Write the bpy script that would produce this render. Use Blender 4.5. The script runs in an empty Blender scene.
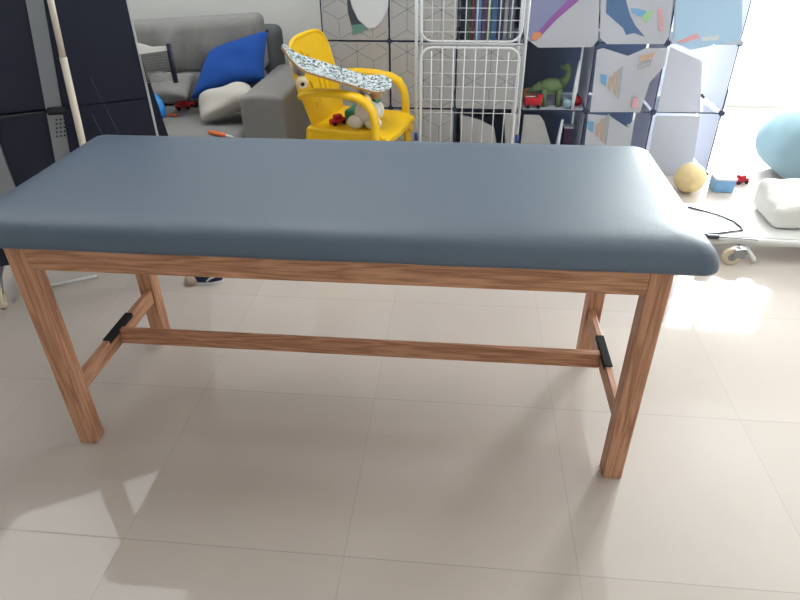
import bpy, bmesh, math, random
from mathutils import Vector, Matrix, noise
from mathutils.geometry import tessellate_polygon
random.seed(4)
C = bpy.context.scene.collection
PI = math.pi

# ------------------------------------------------------------------ camera
F = 625.08
CAM = Vector((0.3267, -1.3134, 1.4412))
RT = Vector((0.99517791, 0.09752693, -0.01046092))
UP = Vector((-0.04401787, 0.53936313, 0.84092202))
FW = Vector((-0.08765478, 0.83640655, -0.5410552))
cd = bpy.data.cameras.new('camera'); cam = bpy.data.objects.new('camera', cd); C.objects.link(cam)
m = Matrix((RT, UP, -FW)).transposed().to_4x4(); m.translation = CAM
cam.matrix_world = m
cd.sensor_width = 36; cd.lens = F / 800 * 36; cd.clip_start = 0.02
bpy.context.scene.camera = cam


def at(u, v, Y):
    """point of the wall-parallel plane y=Y seen at photo position u,v"""
    d = FW + (u - 400) / F * RT - (v - 300) / F * UP
    return CAM + d * ((Y - CAM.y) / d.y)


def onz(u, v, Z=0.0):
    d = FW + (u - 400) / F * RT - (v - 300) / F * UP
    return CAM + d * ((Z - CAM.z) / d.z)


def srgb(r, g, b):
    f = lambda c: (c / 255 / 12.92) if c / 255 <= .04045 else ((c / 255 + .055) / 1.055) ** 2.4
    return (f(r), f(g), f(b), 1)


# ------------------------------------------------------------------ materials
def mat(name, col, rough=.5, metal=0, var=0, vscale=8, bump=0, bscale=60, spec=.5, coat=0, trans=0, sheen=0):
    m = bpy.data.materials.new(name); m.use_nodes = True
    nt = m.node_tree; n = nt.nodes; l = nt.links
    p = n['Principled BSDF']
    p.inputs['Base Color'].default_value = col
    p.inputs['Roughness'].default_value = rough
    p.inputs['Metallic'].default_value = metal
    p.inputs['Specular IOR Level'].default_value = spec
    p.inputs['Coat Weight'].default_value = coat
    p.inputs['Transmission Weight'].default_value = trans
    p.inputs['Sheen Weight'].default_value = sheen
    tc = n.new('ShaderNodeTexCoord')
    if var:
        nz = n.new('ShaderNodeTexNoise'); nz.inputs['Scale'].default_value = vscale; nz.inputs['Detail'].default_value = 5
        l.new(tc.outputs['Object'], nz.inputs['Vector'])
        mx = n.new('ShaderNodeMix'); mx.data_type = 'RGBA'
        mx.inputs[6].default_value = tuple(c * (1 - var) for c in col[:3]) + (1,)
        mx.inputs[7].default_value = tuple(min(1, c * (1 + var)) for c in col[:3]) + (1,)
        l.new(nz.outputs['Fac'], mx.inputs[0]); l.new(mx.outputs[2], p.inputs['Base Color'])
    if bump:
        nb = n.new('ShaderNodeTexNoise'); nb.inputs['Scale'].default_value = bscale; nb.inputs['Detail'].default_value = 3
        l.new(tc.outputs['Object'], nb.inputs['Vector'])
        b = n.new('ShaderNodeBump'); b.inputs['Strength'].default_value = bump; b.inputs['Distance'].default_value = .002
        l.new(nb.outputs['Fac'], b.inputs['Height']); l.new(b.outputs['Normal'], p.inputs['Normal'])
    return m


def wood(name, axis):
    m = bpy.data.materials.new(name); m.use_nodes = True
    nt = m.node_tree; n = nt.nodes; l = nt.links; p = n['Principled BSDF']
    tc = n.new('ShaderNodeTexCoord'); mp = n.new('ShaderNodeMapping')
    s = [16, 16, 16]; s[axis] = 1.1
    mp.inputs['Scale'].default_value = s
    l.new(tc.outputs['Object'], mp.inputs['Vector'])
    nz = n.new('ShaderNodeTexNoise'); nz.inputs['Scale'].default_value = 1.6; nz.inputs['Detail'].default_value = 6; nz.inputs['Distortion'].default_value = .35
    l.new(mp.outputs['Vector'], nz.inputs['Vector'])
    w = n.new('ShaderNodeMath'); w.operation = 'MULTIPLY'; w.inputs[1].default_value = 7
    l.new(nz.outputs['Fac'], w.inputs[0])
    f = n.new('ShaderNodeMath'); f.operation = 'PINGPONG'; f.inputs[1].default_value = .5
    l.new(w.outputs[0], f.inputs[0])
    mp2 = n.new('ShaderNodeMapping'); s2 = [190, 190, 190]; s2[axis] = 6; mp2.inputs['Scale'].default_value = s2
    l.new(tc.outputs['Object'], mp2.inputs['Vector'])
    n2 = n.new('ShaderNodeTexNoise'); n2.inputs['Scale'].default_value = 1; n2.inputs['Detail'].default_value = 3
    l.new(mp2.outputs['Vector'], n2.inputs['Vector'])
    cr = n.new('ShaderNodeValToRGB')
    cr.color_ramp.elements[0].color = srgb(168, 116, 86); cr.color_ramp.elements[0].position = 0
    cr.color_ramp.elements[1].color = srgb(208, 154, 122); cr.color_ramp.elements[1].position = .45
    l.new(f.outputs[0], cr.inputs[0])
    mx = n.new('ShaderNodeMix'); mx.data_type = 'RGBA'; mx.blend_type = 'MULTIPLY'; mx.inputs[0].default_value = .3
    cr2 = n.new('ShaderNodeValToRGB')
    cr2.color_ramp.elements[0].color = (.42, .36, .32, 1); cr2.color_ramp.elements[0].position = .36
    cr2.color_ramp.elements[1].color = (1, 1, 1, 1); cr2.color_ramp.elements[1].position = .56
    l.new(n2.outputs['Fac'], cr2.inputs[0])
    l.new(cr.outputs[0], mx.inputs[6]); l.new(cr2.outputs[0], mx.inputs[7])
    l.new(mx.outputs[2], p.inputs['Base Color'])
    p.inputs['Roughness'].default_value = .42; p.inputs['Specular IOR Level'].default_value = .35
    b = n.new('ShaderNodeBump'); b.inputs['Strength'].default_value = .15; b.inputs['Distance'].default_value = .001
    l.new(n2.outputs['Fac'], b.inputs['Height']); l.new(b.outputs['Normal'], p.inputs['Normal'])
    return m


def floor_mat():
    m = bpy.data.materials.new('porcelain_tile'); m.use_nodes = True
    nt = m.node_tree; n = nt.nodes; l = nt.links; p = n['Principled BSDF']
    tc = n.new('ShaderNodeTexCoord'); sx = n.new('ShaderNodeSeparateXYZ')
    l.new(tc.outputs['Object'], sx.inputs[0])

    def math_(op, a, b=None, c=None):
        k = n.new('ShaderNodeMath'); k.operation = op
        for i, v in enumerate((a, b, c)):
            if v is None: continue
            if isinstance(v, (int, float)): k.inputs[i].default_value = v
            else: l.new(v, k.inputs[i])
        return k.outputs[0]
    dists = []; ids = []
    for out, off, per in ((sx.outputs['X'], .068, .6), (sx.outputs['Y'], -.326, .613)):
        a = math_('SUBTRACT', out, off)
        dists.append(math_('MULTIPLY', math_('ABSOLUTE', math_('WRAP', a, per / 2, -per / 2)), 1.0 if per > .6 else 1.6))
        ids.append(math_('FLOOR', math_('DIVIDE', a, per)))
    d = math_('MINIMUM', *dists)
    g = math_('LESS_THAN', d, .0012)
    cx = n.new('ShaderNodeCombineXYZ'); l.new(ids[0], cx.inputs[0]); l.new(ids[1], cx.inputs[1])
    wn = n.new('ShaderNodeTexWhiteNoise'); wn.noise_dimensions = '3D'; l.new(cx.outputs[0], wn.inputs['Vector'])
    nz = n.new('ShaderNodeTexNoise'); nz.inputs['Scale'].default_value = 2.2; nz.inputs['Detail'].default_value = 6
    l.new(tc.outputs['Object'], nz.inputs['Vector'])
    s = math_('MULTIPLY_ADD', wn.outputs['Value'], .25, math_('MULTIPLY', nz.outputs['Fac'], .75))
    mx = n.new('ShaderNodeMix'); mx.data_type = 'RGBA'
    mx.inputs[6].default_value = srgb(195, 183, 175); mx.inputs[7].default_value = srgb(215, 204, 197)
    l.new(s, mx.inputs[0])
    m2 = n.new('ShaderNodeMix'); m2.data_type = 'RGBA'; m2.inputs[7].default_value = srgb(170, 158, 149)
    l.new(g, m2.inputs[0]); l.new(mx.outputs[2], m2.inputs[6]); l.new(m2.outputs[2], p.inputs['Base Color'])
    p.inputs['Roughness'].default_value = .05
    r = n.new('ShaderNodeMath'); r.operation = 'MULTIPLY_ADD'; r.inputs[1].default_value = .5; r.inputs[2].default_value = .05
    l.new(g, r.inputs[0]); l.new(r.outputs[0], p.inputs['Roughness'])
    p.inputs['Specular IOR Level'].default_value = .55
    return m


def pane_mat(name, tint=(.97, .985, .98, 1)):
    m = bpy.data.materials.new(name); m.use_nodes = True
    nt = m.node_tree; n = nt.nodes; l = nt.links; n.clear()
    o = n.new('ShaderNodeOutputMaterial'); t = n.new('ShaderNodeBsdfTransparent'); t.inputs[0].default_value = tint
    g = n.new('ShaderNodeBsdfGlossy'); g.inputs['Roughness'].default_value = .02
    f = n.new('ShaderNodeFresnel'); f.inputs[0].default_value = 1.25
    mx = n.new('ShaderNodeMixShader')
    l.new(f.outputs[0], mx.inputs[0]); l.new(t.outputs[0], mx.inputs[1]); l.new(g.outputs[0], mx.inputs[2]); l.new(mx.outputs[0], o.inputs[0])
    return m


def translucent_mat(name, col, amount=.35, rough=.35):
    m = bpy.data.materials.new(name); m.use_nodes = True
    nt = m.node_tree; n = nt.nodes; l = nt.links; p = n['Principled BSDF']
    p.inputs['Base Color'].default_value = col; p.inputs['Roughness'].default_value = rough
    tr = n.new('ShaderNodeBsdfTranslucent'); tr.inputs[0].default_value = col
    mx = n.new('ShaderNodeMixShader'); mx.inputs[0].default_value = amount
    l.new(p.outputs[0], mx.inputs[1]); l.new(tr.outputs[0], mx.inputs[2]); l.new(mx.outputs[0], n['Material Output'].inputs[0])
    return m


def speckle_mat():
    m = bpy.data.materials.new('speckled_grip'); m.use_nodes = True
    nt = m.node_tree; n = nt.nodes; l = nt.links; p = n['Principled BSDF']
    tc = n.new('ShaderNodeTexCoord')
    v = n.new('ShaderNodeTexVoronoi'); v.inputs['Scale'].default_value = 105; v.inputs['Randomness'].default_value = 1
    l.new(tc.outputs['Object'], v.inputs['Vector'])
    sp = n.new('ShaderNodeSeparateColor'); l.new(v.outputs['Color'], sp.inputs[0])
    cr = n.new('ShaderNodeValToRGB'); e = cr.color_ramp; e.interpolation = 'CONSTANT'
    e.elements[0].position = 0; e.elements[0].color = srgb(214, 220, 220)
    e.elements[1].position = .38; e.elements[1].color = srgb(150, 176, 184)
    for pos, c in ((.55, srgb(70, 80, 88)), (.7, srgb(178, 190, 194)), (.85, srgb(102, 116, 124)), (.94, srgb(30, 35, 45))):
        k = e.elements.new(pos); k.color = c
    l.new(sp.outputs[0], cr.inputs[0]); l.new(cr.outputs[0], p.inputs['Base Color']); p.inputs['Roughness'].default_value = .6
    return m


M = {}
M['wall'] = mat('wall_paint', srgb(226, 226, 222), .8, var=.02, vscale=3)
M['ceil'] = mat('ceiling_paint', srgb(236, 235, 230), .85)
M['trim'] = mat('white_skirting', srgb(225, 222, 216), .4)
M['floor'] = floor_mat()
M['wood_x'] = wood('oak_along_x', 0); M['wood_y'] = wood('oak_along_y', 1); M['wood_z'] = wood('oak_along_z', 2)
M['vinyl'] = mat('blue_grey_vinyl', srgb(72, 90, 110), .47, bump=.25, bscale=420, spec=.9)
M['felt'] = mat('black_hook_tape', srgb(20, 20, 24), .9)
M['scuff'] = mat('white_scuff', srgb(215, 220, 225), .6)
M['sofa'] = mat('grey_sofa_fabric', srgb(130, 129, 127), .95, var=.1, vscale=30, bump=.5, bscale=300, sheen=.2)
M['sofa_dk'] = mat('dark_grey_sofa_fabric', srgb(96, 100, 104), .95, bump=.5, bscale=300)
M['blue'] = mat('royal_blue_cotton', srgb(20, 74, 158), .9, var=.08, vscale=20, bump=.3, bscale=250)
M['beige'] = mat('off_white_cotton', srgb(196, 192, 184), .9, bump=.3, bscale=250)
M['red'] = mat('red_plastic', srgb(190, 30, 45), .4)
M['cyan'] = mat('sky_blue_plastic', srgb(30, 135, 215), .4)
M['orange'] = mat('orange_plastic', srgb(230, 110, 50), .4)
M['white'] = mat('white_plastic', srgb(232, 232, 230), .4)
M['yellow'] = mat('yellow_plastic', srgb(244, 196, 6), .33)
M['grip'] = speckle_mat()
M['maple'] = mat('maple_ply', srgb(190, 150, 105), .5)
M['urethane'] = mat('cream_urethane', srgb(225, 208, 180), .4)
M['steel'] = mat('dull_steel', srgb(150, 152, 155), .35, metal=.9)
M['dark'] = mat('dark_plastic', srgb(24, 28, 36), .5)
M['plush'] = mat('white_plush', srgb(225, 222, 218), .95, bump=.6, bscale=200, sheen=.4)
M['green'] = mat('green_cloth', srgb(50, 125, 100), .8)
M['rack'] = mat('white_coated_wire', srgb(232, 234, 240), .35)
M['rackrail'] = mat('pale_grey_tube', srgb(205, 208, 214), .3, metal=.3)
M['blueclip'] = mat('blue_cap', srgb(50, 75, 150), .4)
M['navy'] = mat('navy_table_top', srgb(16, 22, 50), .5, var=.1, vscale=6)
M['alu'] = mat('grey_painted_steel', srgb(140, 143, 150), .4, metal=.2)
M['edge'] = mat('white_edge_tape', srgb(205, 208, 212), .5)
M['ivory'] = mat('ivory_tube', srgb(226, 214, 200), .35)
M['netting'] = translucent_mat('net_mesh', srgb(150, 152, 152), .3, .8)
M['panel'] = translucent_mat('frosted_panel', srgb(196, 196, 198), .22)
M['panel_lt'] = translucent_mat('white_frosted_panel', srgb(226, 228, 236), .4)
M['pline'] = mat('grey_print_line', srgb(122, 128, 132), .6)
M['pshade'] = mat('pale_grey_print', srgb(170, 175, 180), .6)
M['conn'] = mat('navy_connector', srgb(44, 56, 84), .5)
M['inside'] = translucent_mat('glare_lightened_backing', srgb(132, 143, 164), .5, .6)  # dark backing lightened and blued in its colour to stand for window glare
M['prodark'] = mat('dark_print', srgb(60, 68, 84), .6)
M['proslate'] = mat('slate_blue_print', srgb(86, 116, 160), .6)
M['proteal'] = mat('teal_print', srgb(95, 140, 132), .6)
M['prowhite'] = mat('white_print', srgb(215, 220, 228), .5)
M['propurple'] = mat('purple_print', srgb(150, 96, 170), .6)
M['prolilac'] = mat('lilac_grey_print', srgb(140, 146, 184), .6)
M['proorange'] = mat('orange_print', srgb(226, 150, 110), .6)
M['propink'] = mat('pink_print', srgb(225, 165, 175), .6)
M['problue'] = mat('light_blue_print', srgb(120, 170, 215), .6)
M['palesky'] = mat('pale_sky_print', srgb(176, 208, 236), .6)
M['edge_bl'] = mat('mid_blue_print', srgb(62, 96, 140), .6)
M['green_dk'] = mat('dark_green_print', srgb(48, 84, 72), .6)
M['bkred'] = mat('maroon_print', srgb(96, 48, 62), .6)
M['bkplum'] = mat('plum_print', srgb(80, 62, 96), .6)
M['wire_dk'] = mat('dark_grey_wire', srgb(58, 64, 78), .5)
M['progreen'] = mat('light_green_print', srgb(170, 210, 165), .6)
M['protan'] = mat('tan_print', srgb(200, 170, 150), .6)
M['glosswhite'] = mat('glossy_white', srgb(225, 232, 240), .12, spec=.9)
M['dino'] = mat('green_toy_plastic', srgb(104, 128, 88), .5, var=.15)
M['teal'] = mat('glare_paled_teal', srgb(140, 168, 178), .9, bump=.4, bscale=200)  # dark teal paled in its base colour to imitate glare from the window
M['balloon'] = mat('yellow_orange_rubber', srgb(244, 212, 158), .4, var=.25, vscale=25)
M['cable'] = mat('grey_cable', srgb(70, 70, 78), .5)
M['sheet'] = mat('white_sheet', srgb(236, 234, 230), .9)
M['winframe'] = mat('white_aluminium', srgb(235, 236, 238), .35)
M['pane'] = pane_mat('window_glass')
lg = mat('fill_diffuser', (1, 1, 1, 1)); lg.node_tree.nodes['Principled BSDF'].inputs['Emission Color'].default_value = (.96, .98, 1, 1); lg.node_tree.nodes['Principled BSDF'].inputs['Emission Strength'].default_value = 6.3; M['fillglow'] = lg
lg = lg.copy(); lg.name = 'lit_panel'; lg.node_tree.nodes['Principled BSDF'].inputs['Emission Strength'].default_value = 2.0; M['panelglow'] = lg
M['shoe_navy'] = mat('navy_mesh', srgb(30, 40, 75), .8)
M['shoe_white'] = mat('white_rubber', srgb(220, 222, 225), .5)
M['shoe_tan'] = mat('tan_suede', srgb(190, 170, 150), .8)


# ------------------------------------------------------------------ builders
XF = [None]


def link(name, bm, mats, parent=None, smooth=False, angle=None):
    if XF[0] is not None: bmesh.ops.transform(bm, matrix=XF[0], verts=bm.verts)
    if not isinstance(mats, (list, tuple)): mats = [mats]
    bmesh.ops.recalc_face_normals(bm, faces=bm.faces)
    xs = [v.co for v in bm.verts]
    lo = Vector((min(v.x for v in xs), min(v.y for v in xs), min(v.z for v in xs)))
    hi = Vector((max(v.x for v in xs), max(v.y for v in xs), max(v.z for v in xs)))
    org = Vector(((lo.x + hi.x) / 2, (lo.y + hi.y) / 2, lo.z))
    bmesh.ops.translate(bm, verts=bm.verts, vec=-org)
    me = bpy.data.meshes.new(name)
    for f in bm.faces: f.smooth = smooth
    bm.to_mesh(me); bm.free()
    for k in mats: me.materials.append(M[k])
    o = bpy.data.objects.new(name, me); C.objects.link(o)
    if smooth and angle is not None:
        try: me.set_sharp_from_angle(angle=math.radians(angle))
        except Exception: pass
    pw = Vector((0, 0, 0)); q = parent
    while q: pw += q.location; q = q.parent
    o.location = org - pw
    if parent: o.parent = parent
    return o


def thing(name, loc, label, cat, group=None):
    o = bpy.data.objects.new(name, None); C.objects.link(o); o.location = loc; o.empty_display_size = .1
    return tag(o, label, cat, group)


def tag(o, label, cat=None, group=None):
    o['label'] = label
    if cat: o['category'] = cat
    if group: o['group'] = group
    return o


def struct(o): o['kind'] = 'structure'; return o


def NB(): return bmesh.new()


def box(bm, lo, hi, bev=0, seg=2, mi=0, mtx=None):
    lo = Vector(lo); hi = Vector(hi)
    r = bmesh.ops.create_cube(bm, size=1)
    vs = r['verts']; s = hi - lo; c = (hi + lo) / 2
    for v in vs: v.co = Vector((v.co.x * s.x + c.x, v.co.y * s.y + c.y, v.co.z * s.z + c.z))
    fs = {f for v in vs for f in v.link_faces}
    for f in fs: f.material_index = mi
    if bev:
        es = list({e for v in vs for e in v.link_edges})
        rr = bmesh.ops.bevel(bm, geom=es, offset=bev, segments=seg, affect='EDGES', profile=.5)
        vs = list({v for f in rr['faces'] for v in f.verts} | {v for v in vs if v.is_valid})
        for f in rr['faces']: f.material_index = mi
    if mtx is not None:
        bmesh.ops.transform(bm, matrix=mtx, verts=vs)
    return vs


def tube(bm, pts, r, seg=10, closed=False, mi=0, flat=None):
    """sweep a circle (or ellipse flat=(w,h) about +Z) along pts"""
    pts = [Vector(p) for p in pts]; n = len(pts); rings = []
    prev = None
    for i, p in enumerate(pts):
        if closed: t = (pts[(i + 1) % n] - pts[i - 1]).normalized()
        elif i == 0: t = (pts[1] - p).normalized()
        elif i == n - 1: t = (p - pts[i - 1]).normalized()
        else: t = ((pts[i + 1] - p).normalized() + (p - pts[i - 1]).normalized()).normalized()
        if prev is None:
            a = Vector((0, 0, 1)) if abs(t.z) < .9 else Vector((0, 1, 0))
            u = t.cross(a).normalized()
        else:
            u = (prev - t * prev.dot(t)).normalized()
        prev = u; w = t.cross(u)
        rr = r[i] if isinstance(r, (list, tuple)) else r
        a_, b_ = (rr, rr) if flat is None else flat
        rings.append([bm.verts.new(p + u * (math.cos(2 * PI * k / seg) * a_) + w * (math.sin(2 * PI * k / seg) * b_)) for k in range(seg)])
    m_ = n if closed else n - 1
    for i in range(m_):
        A = rings[i]; B = rings[(i + 1) % n]
        for k in range(seg):
            f = bm.faces.new((A[k], A[(k + 1) % seg], B[(k + 1) % seg], B[k])); f.material_index = mi
    if not closed:
        f = bm.faces.new(rings[0][::-1]); f.material_index = mi
        f = bm.faces.new(rings[-1]); f.material_index = mi


def cyl(bm, a, b, r, seg=20, mi=0, bev=0):
    a = Vector(a); b = Vector(b)
    if bev:
        d = (b - a).normalized() * bev
        tube(bm, [a, a + d, b - d, b], [r - bev, r, r, r - bev], seg, mi=mi)
    else: tube(bm, [a, b], r, seg, mi=mi)


def rbox(bm, lo, hi, r, nb=4, nm=8, fn=None, mi=0):
    """soft rounded box with a dense surface; fn(p, n01) may displace"""
    lo = Vector(lo); hi = Vector(hi); c = (lo + hi) / 2; h = (hi - lo) / 2
    r = min(r, min(h) * .999)

    def samp(H):
        a = [-H + r * (1 - math.cos(PI / 2 * k / nb)) for k in range(nb)]
        mid = [-(H - r) + 2 * (H - r) * k / nm for k in range(nm + 1)]
        return a + mid + [-x for x in a[::-1]]
    S = [samp(h[i]) for i in range(3)]
    N = [len(s) - 1 for s in S]
    cache = {}

    def V(i, j, k):
        key = (i, j, k)
        if key in cache: return cache[key]
        p = Vector((S[0][i], S[1][j], S[2][k]))
        q = Vector([max(-(h[a] - r), min(h[a] - r, p[a])) for a in range(3)])
        d = p - q
        if d.length > 1e-9: p = q + d.normalized() * r
        w = c + p
        if fn: w = fn(w, Vector((p.x / h.x, p.y / h.y, p.z / h.z)))
        cache[key] = bm.verts.new(w); return cache[key]

    def quad(a, b, c_, d):
        vs = [V(*a), V(*b), V(*c_), V(*d)]
        if len({v for v in vs}) == 4:
            try: f = bm.faces.new(vs); f.material_index = mi
            except ValueError: pass
    for e in (0, 1):
        for i in range(N[0]):
            for j in range(N[1]):
                k = e * N[2]; quad((i, j, k), (i + 1, j, k), (i + 1, j + 1, k), (i, j + 1, k))
        for i in range(N[0]):
            for k in range(N[2]):
                j = e * N[1]; quad((i, j, k), (i + 1, j, k), (i + 1, j, k + 1), (i, j, k + 1))
        for j in range(N[1]):
            for k in range(N[2]):
                i = e * N[0]; quad((i, j, k), (i, j + 1, k), (i, j + 1, k + 1), (i, j, k + 1))
    return list(cache.values())


def prism(bm, outer, fn, t, holes=(), mi=0):
    """outer/holes: 2D loops; fn(a,b,h)->3D point with h along the thickness"""
    loops = [outer] + list(holes)
    tri = tessellate_polygon([[Vector((a, b, 0)) for a, b in L] for L in loops])
    flat = [p for L in loops for p in L]
    A = [bm.verts.new(fn(a, b, 0)) for a, b in flat]; B = [bm.verts.new(fn(a, b, t)) for a, b in flat]
    for x in tri:
        for S, o in ((A, 1), (B, -1)):
            try: f = bm.faces.new([S[i] for i in x][::o]); f.material_index = mi
            except ValueError: pass
    s = 0
    for L in loops:
        n = len(L)
        for i in range(n):
            a, b = s + i, s + (i + 1) % n
            try: f = bm.faces.new((A[a], A[b], B[b], B[a])); f.material_index = mi
            except ValueError: pass
        s += n


def rrect(x0, y0, x1, y1, r, n=5):
    P = []
    for cx, cy, a0 in ((x1 - r, y1 - r, 0), (x0 + r, y1 - r, 90), (x0 + r, y0 + r, 180), (x1 - r, y0 + r, 270)):
        for k in range(n + 1):
            a = math.radians(a0 + 90 * k / n); P.append((cx + r * math.cos(a), cy + r * math.sin(a)))
    return P


def ellips(bm, c, r, seg=16, mi=0, rot=None, fn=None):
    res = bmesh.ops.create_uvsphere(bm, u_segments=seg, v_segments=seg // 2 + 2, radius=1)
    mt = Matrix.Translation(Vector(c)) @ (rot.to_4x4() if rot else Matrix.Identity(4)) @ Matrix.Diagonal((*r, 1))
    for v in res['verts']:
        v.co = mt @ v.co
        if fn: v.co = fn(v.co)
    for f in {f for v in res['verts'] for f in v.link_faces}: f.material_index = mi


def pillow4(bm, A, B, Cc, D, t, n=22, wr=.012, seed=0, pin=.06):
    """stuffed pillow between four corners"""
    A, B, Cc, D = [Vector(p) for p in (A, B, Cc, D)]
    nrm = (B - A).cross(D - A).normalized()
    if nrm.y > 0: nrm = -nrm
    top = {}; bot = {}
    for i in range(n + 1):
        for j in range(n + 1):
            u = i / n; v = j / n; x = 2 * u - 1; y = 2 * v - 1
            uu = .5 + .5 * x * (1 - pin * (1 - y * y)); vv = .5 + .5 * y * (1 - pin * (1 - x * x))
            p = (A * (1 - uu) + B * uu) * (1 - vv) + (D * (1 - uu) + Cc * uu) * vv
            hgt = t / 2 * ((1 - x ** 4) * (1 - y ** 4)) ** .55
            w = noise.noise(p * 9 + Vector((seed, 0, 0))) * wr * ((1 - x * x) * (1 - y * y)) ** .3
            top[i, j] = bm.verts.new(p + nrm * (hgt + w))
            bot[i, j] = top[i, j] if i in (0, n) or j in (0, n) else bm.verts.new(p - nrm * hgt)
    for i in range(n):
        for j in range(n):
            bm.faces.new((top[i, j], top[i + 1, j], top[i + 1, j + 1], top[i, j + 1]))
            q = (bot[i, j], bot[i, j + 1], bot[i + 1, j + 1], bot[i + 1, j])
            bm.faces.new(q)


# ------------------------------------------------------------------ room shell
X0, X1, Y0, Y1, ZC = -3.15, 3.9, -3.4, 2.95, 2.7
WX0, WX1, WZ0, WZ1 = 2.05, 3.35, .06, 2.25
RX, YR = 1.06, 4.0   # deeper bay on the right with the balcony door
b = NB(); box(b, (X0 - .1, Y0 - .1, -.1), (X1 + .1, YR + .14, 0))
fl = struct(link('floor', b, 'floor'))
for v in fl.data.vertices: v.co += fl.location
fl.location = (0, 0, 0)
b = NB(); box(b, (X0 - .1, Y0 - .1, ZC), (X1 + .1, YR + .14, ZC + .1)); struct(link('ceiling', b, 'ceil'))
b = NB(); box(b, (X0 - .1, Y0 - .1, 0), (X0, Y1 + .1, ZC)); struct(link('wall_left', b, 'wall'))
b = NB(); box(b, (X1, Y0 - .1, 0), (X1 + .1, YR + .14, ZC)); struct(link('wall_right', b, 'wall'))
b = NB(); box(b, (X0, Y0 - .1, 0), (X1, Y0, ZC)); struct(link('wall_front', b, 'wall'))
b = NB(); box(b, (X0, Y1, 0), (RX, Y1 + .14, ZC)); struct(link('wall_back', b, 'wall'))
b = NB(); box(b, (RX - .14, Y1 + .14, 0), (RX, YR, ZC)); struct(link('wall_bay', b, 'wall'))
b = NB()
box(b, (RX - .14, YR, 0), (WX0, YR + .14, ZC)); box(b, (WX1, YR, 0), (X1, YR + .14, ZC))
box(b, (WX0, YR, WZ1), (WX1, YR + .14, ZC)); box(b, (WX0, YR, 0), (WX1, YR + .14, WZ0))
struct(link('wall_window', b, 'wall'))
b = NB(); box(b, (X0, Y1 - .014, 0), (RX, Y1, .08), .003); struct(link('baseboard_back', b, 'trim'))
b = NB(); box(b, (X0, Y0, 0), (X0 + .014, Y1 - .014, .08), .003); struct(link('baseboard_left', b, 'trim'))
# sliding balcony door, overexposed daylight beyond
w = bpy.data.objects.new('window_1', None); C.objects.link(w); w.location = (WX0, YR, WZ0); struct(w)
b = NB()
for x in (WX0, (WX0 + WX1) / 2 - .03, WX1 - .06): box(b, (x, YR + .03, WZ0), (x + .06, YR + .09, WZ1), .004)
for z in (WZ0, WZ1 - .06): box(b, (WX0 + .06, YR + .032, z), (WX1 - .06, YR + .088, z + .06), .004)
link('window_frame', b, 'winframe', w)
mid = (WX0 + WX1) / 2
for xa, xb in ((WX0 + .06, mid - .03), (mid + .03, WX1 - .06)):
    b = NB(); box(b, (xa, YR + .058, WZ0 + .06), (xb, YR + .064, WZ1 - .06)); link('pane', b, 'pane', w)
cl = thing('added_ceiling_fill', (-.5, 1.6, ZC - .06), 'added square ceiling fill light, out of view, above the space between table and sofa', 'lamp')  # added fill, unseen, to brighten the back wall and sofa
b = NB(); box(b, (-1.12, 1.33, ZC - .05), (.12, 2.17, ZC - .001), .004); link('housing', b, 'winframe', cl)
b = NB(); box(b, (-1.1, 1.35, ZC - .06), (.1, 2.15, ZC - .0505)); link('diffuser', b, 'fillglow', cl)
cl = thing('light_panel', (-2.25, 1.5, ZC - .06), 'wide luminous ceiling panel near the left wall', 'lamp')
b = NB(); box(b, (-3.06, .5, ZC - .05), (-1.44, 2.5, ZC - .001), .004); link('housing', b, 'winframe', cl)
b = NB(); box(b, (-3.03, .53, ZC - .06), (-1.47, 2.47, ZC - .0505)); link('diffuser', b, 'panelglow', cl)

# ------------------------------------------------------------------ treatment table
TX0, TX1, TD, LW, HB, HT = -.835, .835, .596, .054, .633, .70
tt = thing('treatment_table', (0, .3, 0), 'long wooden treatment table with a padded blue-grey vinyl top standing on the tiles', 'treatment table')
for xa in (TX0, TX1 - LW):
    for ya in (0, TD - LW):
        b = NB(); box(b, (xa, ya, 0), (xa + LW, ya + LW, HT), .0035); link('leg', b, 'wood_z', tt)
for ya in (.002, TD - .024):
    b = NB(); box(b, (TX0 + LW, ya, HB), (TX1 - LW, ya + .022, HT), .002); link('apron', b, 'wood_x', tt)
for xa in (TX0 + .012, TX1 - .034):
    b = NB(); box(b, (xa, LW, HB), (xa + .022, TD - LW, HT), .002); link('apron', b, 'wood_y', tt)
for xa in (TX0 + .026, TX1 - .046):
    b = NB(); box(b, (xa, LW, .18), (xa + .021, TD - LW, .237), .003); s = link('end_stretcher', b, 'wood_y', tt)
    b = NB(); box(b, (xa - .002, .225, .2372), (xa + .023, .385, .2412), .0015)
    box(b, (xa + (-.0022 if xa > 0 else .0212), .225, .226), (xa + (-.0002 if xa > 0 else .0232), .385, .2385))
    tag(link('hook_tape', b, 'felt', s), 'black tape strip')
b = NB(); box(b, (TX0 + .0475, .287, .182), (TX1 - .0465, .311, .236), .003); link('long_stretcher', b, 'wood_x', tt)
b = NB(); box(b, (TX0 + .02, .03, HT + .0005), (TX1 - .02, TD - .01, HT + .003)); link('top_board', b, 'wood_x', tt)
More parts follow.
